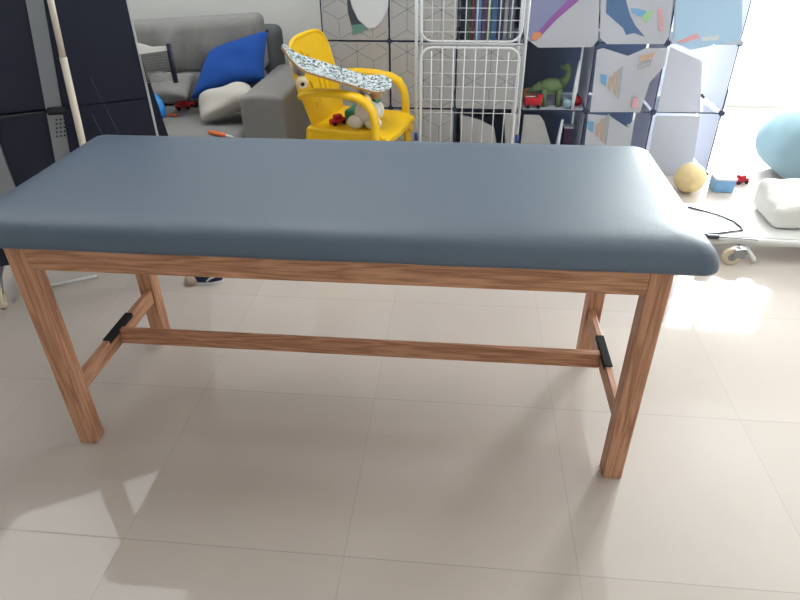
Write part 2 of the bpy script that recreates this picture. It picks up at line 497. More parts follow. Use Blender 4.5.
# padded top
PX0, PX1, PY0, PY1 = -.957, .934, -.02, .735
prof = [(.016, .7035), (.006, .7032), (.001, .707), (0, .714), (.001, .722), (.005, .735), (.012, .748), (.022, .7575), (.036, .7645), (.053, .769), (.075, .772), (.1, .7735), (.14, .7745), (.22, .7755), (.33, .776)]
b = NB(); rings = []
NR = 14
for ins, z in prof:
    loop = []
    r = max(.042 - ins * .3, .02)
    x0, y0, x1, y1 = PX0 + ins, PY0 + ins, PX1 - ins, PY1 - ins
    P = rrect(x0, y0, x1, y1, r, NR)
    # split long edges for smooth waviness
    Q = []
    for i, p in enumerate(P):
        Q.append(p); q = P[(i + 1) % len(P)]
        if (i + 1) % (NR + 1) == 0:
            for k in range(1, 24): Q.append((p[0] + (q[0] - p[0]) * k / 24, p[1] + (q[1] - p[1]) * k / 24))
    for (x, y) in Q:
        dz = 0
        if z < .705: dz = .0022 * noise.noise(Vector((x * 5, y * 5, 0)))
        loop.append(b.verts.new((x, y, z + dz + (0 if ins < .02 else .0012 * noise.noise(Vector((x * 3, y * 3, 2)))))))
    rings.append(loop)
n = len(rings[0])
for A, B in zip(rings, rings[1:]):
    for k in range(n): b.faces.new((A[k], A[(k + 1) % n], B[(k + 1) % n], B[k]))
b.faces.new(rings[-1]); b.faces.new(rings[0][::-1])
pad = link('cushion_top', b, 'vinyl', tt, smooth=True)
q = at(217, 205, .1); q = onz(217, 205, .7738)
b = NB(); prism(b, [(-.012, -.001), (0, -.003), (.013, 0), (.004, .0035), (-.009, .0025)], lambda x, y, h: Vector((q.x + x, q.y + y, .7725 + h)), .0018)
tag(link('scuff_mark', b, 'scuff', pad), 'small white scuff')

# ------------------------------------------------------------------ sneaker on floor behind the table
sh = thing('sneaker', (-.79, .99, 0), 'navy sneaker with white sole and tan toe on the tiles behind the wooden table', 'shoe')
RM = Matrix.Translation((-.79, .99, 0)) @ Matrix.Rotation(math.radians(8), 4, 'Z') @ Matrix.Scale(.66, 4)
sole = []
for k in range(28):
    a = 2 * PI * k / 28; x = math.cos(a) * .12; wy = .040 + .008 * math.cos(a - .5) - .006 * math.cos(2 * a)
    sole.append((x, math.sin(a) * wy))
b = NB(); prism(b, sole, lambda x, y, h: RM @ Vector((x, y, h)), .022); link('sole', b, 'shoe_white', sh, smooth=True, angle=40)
b = NB()
zs = [.022, .04, .055, .068, .08, .088]
prev = None
for i, z in enumerate(zs):
    t = i / (len(zs) - 1); loop = []
    for (x, y) in sole:
        xx = x * (1 - .12 * t) - (.02 * t); top = 1 - .55 * t * max(0, min(1, (-x + .0) / .12 + .5)) ** 0
        s = 1 - .5 * t * t
        hz = z if xx > -.02 else .022 + (z - .022) * max(.35, 1 + (xx + .02) * 6)
        loop.append(b.verts.new(RM @ Vector((xx, y * .95 * s, hz))))
    if prev:
        for k in range(28): b.faces.new((prev[k], prev[(k + 1) % 28], loop[(k + 1) % 28], loop[k]))
    prev = loop
b.faces.new(prev); link('upper', b, 'shoe_navy', sh, smooth=True, angle=50)
b = NB(); ellips(b, RM @ Vector((-.085, 0, .03)), (.034, .036, .026), 14); link('toe_cap', b, 'shoe_tan', sh, smooth=True)
for s_ in (-1, 1):
    b = NB(); tube(b, [RM @ Vector((.02, s_ * .037, .03)), RM @ Vector((.045, s_ * .036, .05)), RM @ Vector((.075, s_ * .034, .06))], .0045, 6)
    link('side_stripe', b, 'shoe_white', sh, smooth=True)

# ------------------------------------------------------------------ sofa
so = thing('sofa', (-1.55, 2.4, 0), 'grey fabric sofa with a square arm against the back wall', 'sofa')
wrk = lambda sc, amp, seed: (lambda p, n_: p + Vector((0, -1, .4)) * noise.noise(p * sc + Vector((seed, 0, 0))) * amp)
b = NB(); rbox(b, (-2.5, 1.85, .08), (-.835, 2.62, .28), .03); link('base', b, 'sofa', so, smooth=True)
b = NB(); rbox(b, (-1.66, 1.80, .281), (-.84, 2.46, .385), .05, nm=14, fn=wrk(4, .012, 3)); link('seat_cushion', b, 'sofa', so, smooth=True)
b = NB(); rbox(b, (-2.49, 1.80, .281), (-1.665, 2.46, .385), .05, nm=14, fn=wrk(4, .012, 5)); link('seat_cushion', b, 'sofa', so, smooth=True)
b = NB(); rbox(b, (-.832, 1.86, .06), (-.598, 2.62, .582), .022, nm=10, fn=lambda p, n_: p + Vector((0, 0, .014 * (1 - n_.x ** 2) if n_.z > .5 else 0))); link('arm', b, 'sofa', so, smooth=True)
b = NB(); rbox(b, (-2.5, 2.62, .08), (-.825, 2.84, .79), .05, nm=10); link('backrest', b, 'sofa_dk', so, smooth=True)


def fold(p, n_):
    k = math.sin((p.x * 26 + p.z * 9)) * .5 + math.sin(p.x * 43 - p.z * 14 + 1) * .35
    a = max(0, 1 - abs(p.x + 1.35) / .42) * (1 if n_.y < -.3 or n_.z > .3 else .2)
    top = (p.x + 1.3) * .06 if n_.z > 0 else 0
    return p + Vector((0, -.024 * k * a, .004 * k * a + top - .01)) + Vector((0, -.03 * (1 - n_.x ** 2) * (1 - n_.z ** 2) if n_.y < 0 else 0, 0))


b = NB(); rbox(b, (-1.70, 2.38, .58), (-.87, 2.63, .872), .045, nb=6, nm=26, fn=fold); link('back_cushion', b, 'sofa', so, smooth=True)
b = NB(); rbox(b, (-1.70, 2.36, .387), (-.87, 2.60, .60), .07, nb=5, nm=22, fn=wrk(6, .02, 9)); link('lumbar_cushion', b, 'sofa', so, smooth=True)
b = NB(); rbox(b, (-2.46, 2.38, .39), (-1.72, 2.63, .80), .085, nb=5, nm=14, fn=wrk(5, .02, 2)); link('back_cushion', b, 'sofa', so, smooth=True)
for x in (-2.42, -.68):
    for y in (1.94, 2.72):
        b = NB(); cyl(b, (x, y, 0), (x, y, .085), .02, 14); link('foot', b, 'dark', so)

# cushions and toys on the sofa
b = NB(); pillow4(b, at(210, 50, 2.40), at(268, 30, 2.42), at(265, 80, 2.26), at(190, 100, 2.20), .13, seed=1)
tag(link('throw_pillow', b, 'blue', None, smooth=True), 'royal blue square pillow leaning on the grey sofa', 'pillow')
b = NB(); pillow4(b, at(199, 96, 2.13), at(248, 84, 2.22), at(258, 101, 2.06), at(202, 122, 2.01), .12, seed=4, pin=-.05, wr=.035)
tag(link('throw_pillow', b, 'beige', None, smooth=True), 'crumpled off-white pillow lying in front of the blue pillow', 'pillow')
b = NB(); pillow4(b, at(150, 74, 2.28), at(196, 74, 2.31), at(187, 99, 2.14), at(150, 104, 2.13), .09, seed=8, wr=.03)
tag(link('throw_pillow', b, 'sofa', None, smooth=True), 'sagging grey pillow on the sofa beside the dark table tennis board', 'pillow')


def toy_car(name, p, col, label, s=1.0, rz=0):
    t = thing(name, p, label, 'toy')
    R_ = Matrix.Translation(p) @ Matrix.Rotation(rz, 4, 'Z') @ Matrix.Scale(s, 4)
    b = NB(); rbox(b, (-.045, -.02, .008), (.045, .02, .032), .009, 3, 3); rbox(b, (-.022, -.017, .030), (.025, .017, .052), .009, 3, 3)
    bmesh.ops.transform(b, matrix=R_, verts=b.verts); link('body', b, col, t, smooth=True)
    for x in (-.027, .027):
        for y in (-.022, .022):
            b = NB(); cyl(b, (x, y - .004, .011), (x, y + .004, .011), .011, 12)
            bmesh.ops.transform(b, matrix=R_, verts=b.verts); link('wheel', b, 'dark', t)
    return t


toy_car('toy_car', onz(183, 109, .387), 'red', 'red toy car on the sofa seat beside the sagging grey pillow', 1.0, .6)
toy_car('toy_car', onz(196, 106, .387), 'red', 'red toy car half hidden behind the off-white pillow', .9, 1.2)
# blue toy: a bent plastic ring section
p = at(160, 108, 2.02)
b = NB(); pts = [at(155, 96, 2.07), at(158, 103, 2.05), at(161, 110, 2.04), at(163, 117, 2.02)]
tube(b, pts, [.018, .027, .028, .02], 12, flat=None)
tag(link('plastic_racket_handle', b, 'cyan', None, smooth=True), 'sky blue plastic handle leaning at the sofa edge beside the dark board', 'toy')
b = NB(); pz = onz(172, 117, .384); tube(b, [pz + Vector((-.03, 0, .01)), pz + Vector((.03, .01, .01))], .008, 8)
tag(link('crayon', b, 'orange', None, smooth=True), 'small dull orange crayon on the sofa seat beside the sky blue handle', 'crayon')
ma = onz(209, 131, .46); mb = onz(233, 136, .46)
ma = at(209, 131, 1.965); mb = at(233, 137.5, 1.965); ma = onz(209, 132, .397); mb = onz(233, 137, .397)
t = thing('toy_dart', (ma + mb) / 2 - Vector((0, 0, .012)), 'orange toy dart with a white tip on the front edge of the sofa seat', 'toy')
d = mb - ma
b = NB(); tube(b, [ma, ma + d * .02, ma + d * .6, ma + d * .72], [.008, .012, .012, .007], 12); link('barrel', b, 'orange', t, smooth=True)
b = NB(); tube(b, [ma + d * .70, ma + d * .95, mb], [.0065, .006, .002], 10); link('tip', b, 'white', t, smooth=True)

# ------------------------------------------------------------------ yellow plastic armchair (faces right)
ch = thing('plastic_armchair', (-.24, 2.06, 0), 'yellow moulded plastic armchair beside the sofa arm', 'chair')
CY0, CY1 = 1.85, 2.29
XF[0] = Matrix.Translation((-.435, 2.07, 0)) @ Matrix.Rotation(math.radians(-14), 4, 'Z') @ Matrix.Diagonal((.92, 1, 1, 1)) @ Matrix.Translation((.47, -2.07, 0))
SR = .008


def seat_fn(p, n_):
    dz = -.012 * (1 - n_.y ** 2) * (1 - n_.x ** 2)
    if n_.x > .6: dz -= .03 * ((n_.x - .6) / .4) ** 2
    return p + Vector((0, 0, dz))


b = NB(); rbox(b, (-.47, CY0, .415), (.025, CY1, .44), .012, 3, 12, fn=seat_fn); link('seat', b, 'yellow', ch, smooth=True)
# skirt under the seat
b = NB()
for yy in (CY0 + .004, CY1 - .022):
    prism(b, [(-.46, .42), (.01, .42), (.01, .33), (-.04, .36), (-.1, .385), (-.3, .385), (-.38, .36), (-.43, .33), (-.46, .32)], lambda x, z, h: Vector((x, yy + h, z)), .018)
prism(b, [(CY0 + .02, .40), (CY1 - .02, .40), (CY1 - .02, .33), (CY1 - .08, .37), (CY0 + .08, .37), (CY0 + .02, .33)], lambda y, z, h: Vector((.0 + h, y, z)), .014)
link('skirt', b, 'yellow', ch)
# backrest with cut-outs; s runs up the slope
top = []
for k in range(25):
    a = PI * k / 24
    ca = math.cos(a); top.append(((CY0 + CY1) / 2 + math.copysign(abs(ca) ** .55, ca) * .215, .70 + .155 * max(0, math.sin(a)) ** .6))
outline = [(CY0 + .03, .42)] + [(CY0 + .0, .60)] + top[::-1] + [(CY1 - .0, .60), (CY1 - .03, .42)]
slots = []
for (cy, cz, L, wd, an) in ((1.95, .585, .04, .008, 10), (1.985, .60, .05, .009, 14), (2.02, .565, .04, .009, 12), (1.975, .52, .022, .008, 5), (1.985, .765, .028, .007, 25), (2.03, .745, .03, .008, 25), (2.07, .60, .05, .009, -6), (2.12, .585, .045, .009, -12), (2.17, .575, .035, .008, -14)):
    a = math.radians(an); P = []
    for k in range(10):
        t_ = 2 * PI * k / 10; u_ = wd * math.cos(t_); v_ = L * math.sin(t_)
        P.append((cy + u_ * math.cos(a) - v_ * math.sin(a), cz + u_ * math.sin(a) + v_ * math.cos(a)))
    slots.append(P)


def back_fn(y, z, h):
    yn = (y - (CY0 + CY1) / 2) / .22
    return Vector((-.43 - (z - .42) * .27 + .0 * yn * yn - h, y, z))


b = NB(); prism(b, outline, back_fn, .010, holes=slots)
ro = [back_fn(y, z, .005) for y, z in outline]; tube(b, ro[1:-1], .011, 8); link('backrest', b, 'yellow', ch)
for yy, s_ in ((CY0, -1), (CY1, 1)):
    y = yy + s_ * .012
    P = [(-.475, .60), (-.44, .618), (-.36, .628), (-.24, .628), (-.14, .618), (-.085, .595), (-.052, .55), (-.04, .49), (-.04, .42), (-.035, .36)]
    Q = []
    for i in range(len(P) - 1):
        for k in range(3):
            t_ = k / 3; Q.append((P[i][0] * (1 - t_) + P[i + 1][0] * t_, y, P[i][1] * (1 - t_) + P[i + 1][1] * t_))
    Q.append((P[-1][0], y, P[-1][1]))
    b = NB(); tube(b, Q, .01, 12, flat=(.036, .02)); link('armrest', b, 'yellow', ch, smooth=True)
for (xa, ya, dx, dy) in ((-.455, CY0 + .02, -.05, -.02), (-.455, CY1 - .02, -.05, .02), (-.025, CY0 + .02, .01, -.02), (-.025, CY1 - .02, .01, .02)):
    b = NB(); tube(b, [(xa, ya, .42), (xa + dx * .5, ya + dy * .5, .2), (xa + dx, ya + dy, 0)], [.026, .021, .017], 4); link('leg', b, 'yellow', ch)

# plush toy on the seat
pt = thing('plush_toy', (-.17, 2.02, .43), 'white plush toy with green cloth on the seat of the yellow chair', 'toy')
b = NB()
ellips(b, (-.155, 2.0, .50), (.075, .07, .062), 18); ellips(b, (-.205, 1.945, .462), (.05, .045, .035), 16); ellips(b, (-.10, 1.945, .465), (.05, .04, .033), 16)
ellips(b, (-.145, 2.10, .485), (.045, .05, .05), 14)
link('body', b, 'plush', pt, smooth=True)
b = NB(); rbox(b, (-.30, 1.98, .44), (-.20, 2.12, .505), .02, 3, 6, fn=wrk(14, .02, 2)); rbox(b, (-.24, 2.02, .53), (-.11, 2.10, .57), .015, 3, 6, fn=wrk(14, .015, 4)); link('green_vest', b, 'green', pt, smooth=True)
b = NB(); ellips(b, (-.12, 2.035, .585), (.035, .03, .028), 12); tag(link('snout', b, 'maple', pt, smooth=True), 'tan snout')
toy_car('toy_car', Vector((-.33, 1.965, .432)), 'red', 'small red toy car on the yellow chair beside the white plush toy', 1.05, 1.0)

XF[0] = None
# skateboard lying across the chair
sk = thing('skateboard', (-.3, 1.83, .63), 'skateboard with a speckled grey and white deck lying across the yellow chair', 'skateboard')
A = Vector((-.552, 1.70, .812)); B = Vector((-.07, 1.96, .60)); ax = (B - A); L = ax.length; ax.normalize()
side = ax.cross(Vector((0, -.28, 1))).normalized(); nn = side.cross(ax).normalized()
if nn.z < 0: nn = -nn
SM = Matrix((ax, side, nn)).transposed().to_4x4(); SM.translation = A
b = NB(); NX = 28; NY = 8; gt = {}; gb = {}
for i in range(NX + 1):
    s = i / NX; x = s * L
    wd = .084 * min(1, math.sqrt(max(0, 1 - max(0, (abs(2 * s - 1) - .74) / .26) ** 2))) + .004
    z = .05 * max(0, (.22 - s) / .22) ** 1.6 + .05 * max(0, (s - .80) / .20) ** 1.6
    for j in range(NY + 1):
        y = (j / NY * 2 - 1) * wd
        zz = z + .006 * (j / NY * 2 - 1) ** 2
        gt[i, j] = b.verts.new(SM @ Vector((x, y, zz + .011))); gb[i, j] = b.verts.new(SM @ Vector((x, y, zz)))
for i in range(NX):
    for j in range(NY):
        f = b.faces.new((gt[i, j], gt[i + 1, j], gt[i + 1, j + 1], gt[i, j + 1]))
        f = b.faces.new((gb[i, j], gb[i, j + 1], gb[i + 1, j + 1], gb[i + 1, j])); f.material_index = 1
for i in range(NX):
    for j in (0, NY): f = b.faces.new((gt[i, j], gt[i + 1, j], gb[i + 1, j], gb[i, j])); f.material_index = 1
for j in range(NY):
    for i in (0, NX): f = b.faces.new((gt[i, j], gt[i, j + 1], gb[i, j + 1], gb[i, j])); f.material_index = 1
link('deck', b, ['grip', 'maple'], sk, smooth=True, angle=40)
for sx_ in (.2 * L, .78 * L):
    b = NB(); box(b, (sx_ - .025, -.02, -.045), (sx_ + .025, .02, 0), .004); cyl(b, (sx_, -.085, -.042), (sx_, .085, -.042), .006, 10)
    bmesh.ops.transform(b, matrix=SM, verts=b.verts); tr = link('truck', b, 'steel', sk)
    for y in (-.088, .088):
        b = NB(); cyl(b, (sx_, y - .017, -.042), (sx_, y + .017, -.042), .028, 22, bev=.006)
        for e in (-.0175, .0175): cyl(b, (sx_, y + e - .001, -.042), (sx_, y + e + .001, -.042), .010, 14, mi=1)
        bmesh.ops.transform(b, matrix=SM, verts=b.verts); link('wheel', b, ['urethane', 'dark'], tr, smooth=True, angle=40)

# ------------------------------------------------------------------ folded laundry rack
lr = thing('laundry_rack', (.345, 2.12, 0), 'folded white wire laundry rack standing in front of the cube storage', 'laundry rack')
RY = 2.10
rx0, rx1 = .07, .625
for x in (rx0, rx1):
    b = NB(); cyl(b, (x, RY, .012), (x, RY, 1.25), .008, 12); rl = link('rail', b, 'rackrail', lr, smooth=True)
    b = NB(); cyl(b, (x, RY, 0), (x, RY, .03), .011, 12); link('foot_cap', b, 'blueclip', rl, smooth=True)
    b = NB(); cyl(b, (x, RY, .30), (x, RY, .345), .0105, 12); link('clip', b, 'blueclip', rl, smooth=True)
for x in (rx0 + .025, rx1 - .012 - .02):
    b = NB(); cyl(b, (x, RY + .03, .02), (x, RY + .03, 1.24), .0065, 12); link('rail', b, 'rackrail', lr, smooth=True)
for z in (.805, .20):
    b = NB(); cyl(b, (rx0, RY + .015, z), (rx1, RY + .015, z), .006, 10); link('cross_bar', b, 'rackrail', lr, smooth=True)


def wing(z0, z1, nv, hs):
    xa, xb = rx0 + .025, rx1 - .025
    P = rrect(xa, z0, xb, z1, .06, 6)
    b = NB(); tube(b, [(x, RY - .022, z) for x, z in P], .0055, 10, closed=True); fr = link('wing_frame', b, 'rack', lr, smooth=True)
    b = NB()
    for k in range(nv):
        x = xa + (xb - xa) * (k + 1) / (nv + 1)
        e = .018 if k in (0, nv - 1) else 0
        cyl(b, (x, RY - .0265, z0 + e), (x, RY - .0265, z1 - e), .0028, 6)
    for z in hs: cyl(b, (xa, RY - .0225, z), (xb, RY - .0225, z), .0018, 6)
    link('wire_grid', b, 'rack', fr, smooth=True)


wing(.24, .795, 8, [.735, .668, .60, .532, .464])
wing(.825, 1.22, 8, [.87, .925, .98, 1.04, 1.10, 1.16])

# ------------------------------------------------------------------ cube storage
SY = 2.45; SX = [-.494, -.109, .274, .656, 1.04, 1.422, 1.805]; SZ = [.012, .38, .757, 1.135]; SD = .37
cs = thing('cube_storage', (.65, 2.63, 0), 'modular cube storage of frosted panels with navy connectors along the back wall', 'storage unit')
# side, back, shelf panels
for i, x in enumerate(SX):
    for k in range(3):
        b = NB(); prism(b, rrect(SY + .012, SZ[k] + .012, SY + SD - .012, SZ[k + 1] - .012, .01), lambda y, z, h: Vector((x - .0015 + h, y, z)), .003)
        link('side_panel', b, 'panel_lt', cs)
for k, z in enumerate(SZ):
    for i in range(6):
        b = NB(); prism(b, rrect(SX[i] + .012, SY + .012, SX[i + 1] - .012, SY + SD - .012, .01), lambda x, y, h: Vector((x, y, z - .0015 + h)), .003)
        link('shelf_panel', b, 'panel_lt', cs)
for k in range(3):
    for i in range(6):
        b = NB(); prism(b, rrect(SX[i] + .012, SZ[k] + .012, SX[i + 1] - .012, SZ[k + 1] - .012, .01), lambda x, z, h: Vector((x, SY + SD + h, z)), .003)
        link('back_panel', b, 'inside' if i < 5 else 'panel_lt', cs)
for k, z in enumerate(SZ):
    for i, x in enumerate(SX):
        for yy in (SY - .006, SY + SD - .006):
            b = NB(); P = [(x + .017 * math.cos(PI / 4 * q_), z + .017 * math.sin(PI / 4 * q_)) for q_ in range(8)]
            prism(b, P, lambda a, c, h: Vector((a, yy + h, c)), .018); link('connector', b, 'conn', cs)
for k in range(len(SZ)):
    b = NB(); box(b, (SX[0], SY - .001, SZ[k] - .003), (SX[-1], SY + .006, SZ[k] + .003)); link('frame_rod', b, 'conn', cs)
for x in SX:
    b = NB(); box(b, (x - .003, SY, SZ[0]), (x + .003, SY + .007, SZ[-1])); link('frame_rod', b, 'conn', cs)


def front(poly, material, parent=cs, dy=0.0, t=.003, name='door', label=None):
    P = [at(u, v, SY - dy) for u, v in poly]
    b = NB(); prism(b, [(p_.x, p_.z) for p_ in P], lambda x, z, h: Vector((x, SY - dy - h, z)), t)
    o = link(name, b, material, parent)
    if label: o['label'] = label
    return o


def seg(bm, a, b_, wd, y, t, mi=1):
    d_ = Vector((b_[0] - a[0], b_[1] - a[1])).normalized(); nx, nz = -d_.y * wd / 2, d_.x * wd / 2
    prism(bm, [(a[0] + nx, a[1] + nz), (b_[0] + nx, b_[1] + nz), (b_[0] - nx, b_[1] - nz), (a[0] - nx, a[1] - nz)], lambda x, z, h: Vector((x, y - h, z)), t, mi=mi)


def pattern_door(i, k, mat_='panel', var=0):
    """frosted door printed with a line pattern of stacked cubes"""
    x0, x1, z0, z1 = SX[i] + .006, SX[i + 1] - .006, SZ[k] + .006, SZ[k + 1] - .006
    b = NB(); prism(b, rrect(x0, z0, x1, z1, .014), lambda x, z, h: Vector((x, SY - .004 - h, z)), .003)
    Y = SY - .0071
    w_ = .19; hh = .052   # rhombus half height
    def clip(a, c):
        # Liang-Barsky
        t0, t1 = 0, 1; dx, dz = c[0] - a[0], c[1] - a[1]
        for p_, q_ in ((-dx, a[0] - x0 - .008), (dx, x1 - .008 - a[0]), (-dz, a[1] - z0 - .008), (dz, z1 - .008 - a[1])):
            if abs(p_) < 1e-9:
                if q_ < 0: return None
            else:
                r_ = q_ / p_
                if p_ < 0: t0 = max(t0, r_)
                else: t1 = min(t1, r_)
        if t0 >= t1 - .02: return None
        return (a[0] + dx * t0, a[1] + dz * t0), (a[0] + dx * t1, a[1] + dz * t1)
    V_ = .105
    for r_ in range(-1, 4):
        for c_ in range(-1, 4):
            cx = x0 + (c_ + (.5 if (r_ + var) % 2 else 0)) * w_; cz = z1 - .05 - r_ * (V_ + hh)
            T = (cx, cz + hh); Lf = (cx - w_ / 2, cz); Rt = (cx + w_ / 2, cz); Bm = (cx, cz - hh)
            Ld = (Lf[0], Lf[1] - V_); Rd = (Rt[0], Rt[1] - V_)
            for a, c in ((T, Lf), (T, Rt), (Lf, Bm), (Rt, Bm), (Lf, Ld), (Bm, (Bm[0], Bm[1] - V_))):
                s_ = clip(a, c)
                if s_: seg(b, s_[0], s_[1], .0028, Y, .0006)
    return link('door', b, [mat_, 'pline'], cs)


dA = pattern_door(0, 2); pattern_door(0, 1, var=1); pattern_door(0, 0)
pattern_door(1, 2, var=1); pattern_door(1, 1); pattern_door(1, 0, var=1)
pattern_door(2, 1, var=1)
# bowed lower door with a dark gap
front([(460, 114), (480, 120), (494, 127), (497, 148), (497, 175), (462, 172)], 'panel', dy=.004, label='frosted door bowed open')
front([(504, 113), (520, 114), (513, 176), (507, 176)], 'panel', dy=.004)
front([(524, 114.5), (539, 115), (544, 121), (553, 152), (556, 180), (517, 178)], 'panel', dy=.006)
# prints on the top left door
def prints(parent, items, dy=.0085):
    for n_, (poly, mt) in enumerate(items): front(poly, mt, parent, dy=dy + .0009 * n_, t=.0006, name='print')
prints(dA, [([(347, 0), (348, 13), (351, 24), (353, 31), (368, 29), (358, 20), (352, 8), (350, 0)], 'prodark'),
            ([(352, 25), (361, 24), (369, 29), (352.5, 35)], 'proteal'),
            ([(350, -6), (352, 6), (358, 19), (368, 28.5), (375, 27.5), (382, 21), (388, 8), (389, -6)], 'prowhite')])
# door of column 3, upper
d3 = front([(522, -30), (600, -30), (598, 40), (592, 47), (538, 47.5), (531, 42), (524, 35)], 'panel_lt', dy=.004)
prints(d3, [([(533, -30), (590, -30), (578, 1), (556, 20), (536, 41), (531, 41), (526, 33)], 'prolilac'),
            ([(588, -20), (578, 1), (556, 20), (540, 37), (536, 34), (551, 17), (568, 0), (576, -20)], 'propurple'),
            ([(534, 32), (541, 32), (542, 36), (535, 41), (531, 39)], 'proorange')], .008)
# column 4, upper
d4 = front([(601, -30), (676, -30), (669, 36), (664, 44), (607, 44), (600, 38)], 'panel_lt', dy=.004)
prints(d4, [([(607, -10), (623, -10), (630, 15), (635, 25), (645, 37), (634, 33), (626, 35), (623, 28), (606, 13)], 'proslate'),
            ([(631, 8), (640, 9), (648, 12), (646, 18), (638, 16), (632, 13)], 'problue'),
            ([(646, 12), (654, 10), (650, 19), (646, 23), (642, 17)], 'progreen'),
            ([(658, 8), (662, 10), (663, 31), (659, 30)], 'propink')], .008)
# column 4, middle: white door with two sailing-ship drawings
d4b = front([(597, 50), (603, 48), (628, 56), (646, 48), (668, 48), (664, 66), (650, 82), (640, 112), (590, 112)], 'panel_lt', dy=.004)
ship = lambda ox, oy: [([(ox, oy), (ox + 7, oy + 1), (ox + 6, oy + 12), (ox + 1, oy + 9)], 'problue'),
                       ([(ox + 9, oy + 3), (ox + 12, oy + 2), (ox + 11, oy + 17), (ox + 8, oy + 13)], 'protan'),
                       ([(ox + 14, oy - 2), (ox + 17, oy - 3), (ox + 16, oy + 22), (ox + 13, oy + 18)], 'protan'),
                       ([(ox + 17.5, oy - 4), (ox + 23, oy - 8), (ox + 21, oy + 10), (ox + 19, oy + 25), (ox + 17, oy + 22)], 'pshade')]
prints(d4b, ship(600, 74) + [([(640, 56), (655, 52), (653, 58), (640, 62)], 'protan'), ([(637, 66), (652, 60), (650, 65), (638, 70)], 'pshade'), ([(633, 98), (638, 97), (637, 108), (632, 108)], 'propink')], .008)
d4c = front([(588, 114), (610, 116), (628, 128), (634, 118), (630, 150), (618, 185), (580, 185)], 'panel_lt', dy=.004)
prints(d4c, ship(587, 121), .008)
# column 5
d5 = front([(675, 2), (742, 2), (742, 45), (672, 44)], 'panel_lt', dy=.004)
prints(d5, [([(676, -8), (742, -8), (742, 40), (690, 50), (674, 42)], 'palesky'), ([(676, 42), (697, 33), (700, 38), (682, 43)], 'propink'), ([(701, 37), (719, 35), (718, 40), (702, 41)], 'prowhite')], .008)
front([(670, 47), (702, 61), (700, 112), (657, 112)], 'panel_lt', dy=.004)
front([(656, 116), (700, 116), (690, 185), (642, 185)], 'panel_lt', dy=.004)

# things inside the storage: books in the upper cell of the third column
bk = [('navy', 'tall navy', .028, .25), ('green_dk', 'dark green', .022, .22), ('bkred', 'maroon', .02, .24), ('proslate', 'slate blue', .034, .26), ('bkplum', 'plum', .024, .23), ('dino', 'green', .02, .21), ('edge_bl', 'mid blue', .03, .25), ('conn', 'ink blue', .03, .24), ('alu', 'grey', .022, .22), ('inside', 'grey-blue', .034, .26)]
x = .288
for i, (mt, nm_, wd, hh) in enumerate(bk):
    o = thing('picture_book', (x + wd / 2, SY + .09, SZ[2] + .0025), nm_ + ' picture book standing in the open cube behind the wire rack', 'book', 'picture books in the open cube')
    b = NB(); z0 = SZ[2] + .0025
    box(b, (x, SY + .03, z0), (x + .003, SY + .22, z0 + hh)); box(b, (x + wd - .003, SY + .03, z0), (x + wd, SY + .22, z0 + hh)); box(b, (x + .003, SY + .03, z0), (x + wd - .003, SY + .033, z0 + hh))
    link('cover', b, mt, o)
    b = NB(); box(b, (x + .0032, SY + .034, z0 + .003), (x + wd - .0032, SY + .216, z0 + hh - .003)); link('pages', b, 'beige', o)
    x += wd + .004
x_end = x
# open cube behind column 3, middle: toy dinosaur, red box, white glint as a tube
z0 = SZ[1] + .0025
di = thing('toy_dinosaur', (.86, SY + .12, z0 + .0), 'green toy dinosaur in the open middle cube right of the wire rack', 'toy')
b = NB()
dx, dy_, dz_ = .84, SY + .10, z0
ellips(b, (dx, dy_, dz_ + .115), (.075, .035, .045), 16)
tube(b, [(dx + .055, dy_, dz_ + .125), (dx + .085, dy_, dz_ + .16), (dx + .095, dy_, dz_ + .20), (dx + .075, dy_, dz_ + .225), (dx + .04, dy_, dz_ + .222)], [.03, .022, .018, .022, .010], 12)
tube(b, [(dx - .06, dy_, dz_ + .115), (dx - .11, dy_, dz_ + .09), (dx - .15, dy_, dz_ + .07)], [.03, .016, .004], 10)
link('body', b, 'dino', di, smooth=True)
for lx, ly in ((-.04, -.02), (-.04, .02), (.045, -.02), (.045, .02)):
    b = NB(); tube(b, [(dx + lx, dy_ + ly, dz_ + .10), (dx + lx, dy_ + ly, dz_ + .04), (dx + lx + .006, dy_ + ly, dz_)], [.02, .014, .017], 10); link('leg', b, 'dino', di, smooth=True)
o = thing('toy_fire_engine', (.735, SY + .04, z0), 'red toy fire engine in the open middle cube in front of the green dinosaur', 'toy')
b = NB(); rbox(b, (.685, SY + .025, z0 + .014), (.785, SY + .06, z0 + .06), .006, 2, 3); rbox(b, (.755, SY + .026, z0 + .055), (.786, SY + .059, z0 + .078), .005, 2, 2); link('body', b, 'red', o, smooth=True)
for xx in (.705, .765):
    b = NB(); cyl(b, (xx, SY + .020, z0 + .0125), (xx, SY + .065, z0 + .0125), .012, 14); link('wheel', b, 'dark', o)
b = NB(); tube(b, [(.69, SY + .043, z0 + .064), (.75, SY + .043, z0 + .066)], .003, 6); link('ladder', b, 'white', o)


def roll(name, lab, x, z, h_, r0, dx_=0):
    b = NB(); tube(b, [(x, SY + .035, z), (x + dx_ * .3, SY + .035, z + h_ * .3), (x + dx_ * .6, SY + .04, z + h_ * .7), (x + dx_, SY + .045, z + h_)], [r0 * .6, r0, r0 * .8, r0 * .5], 10)
    tag(link(name, b, 'glosswhite', None, smooth=True), lab, 'toy')


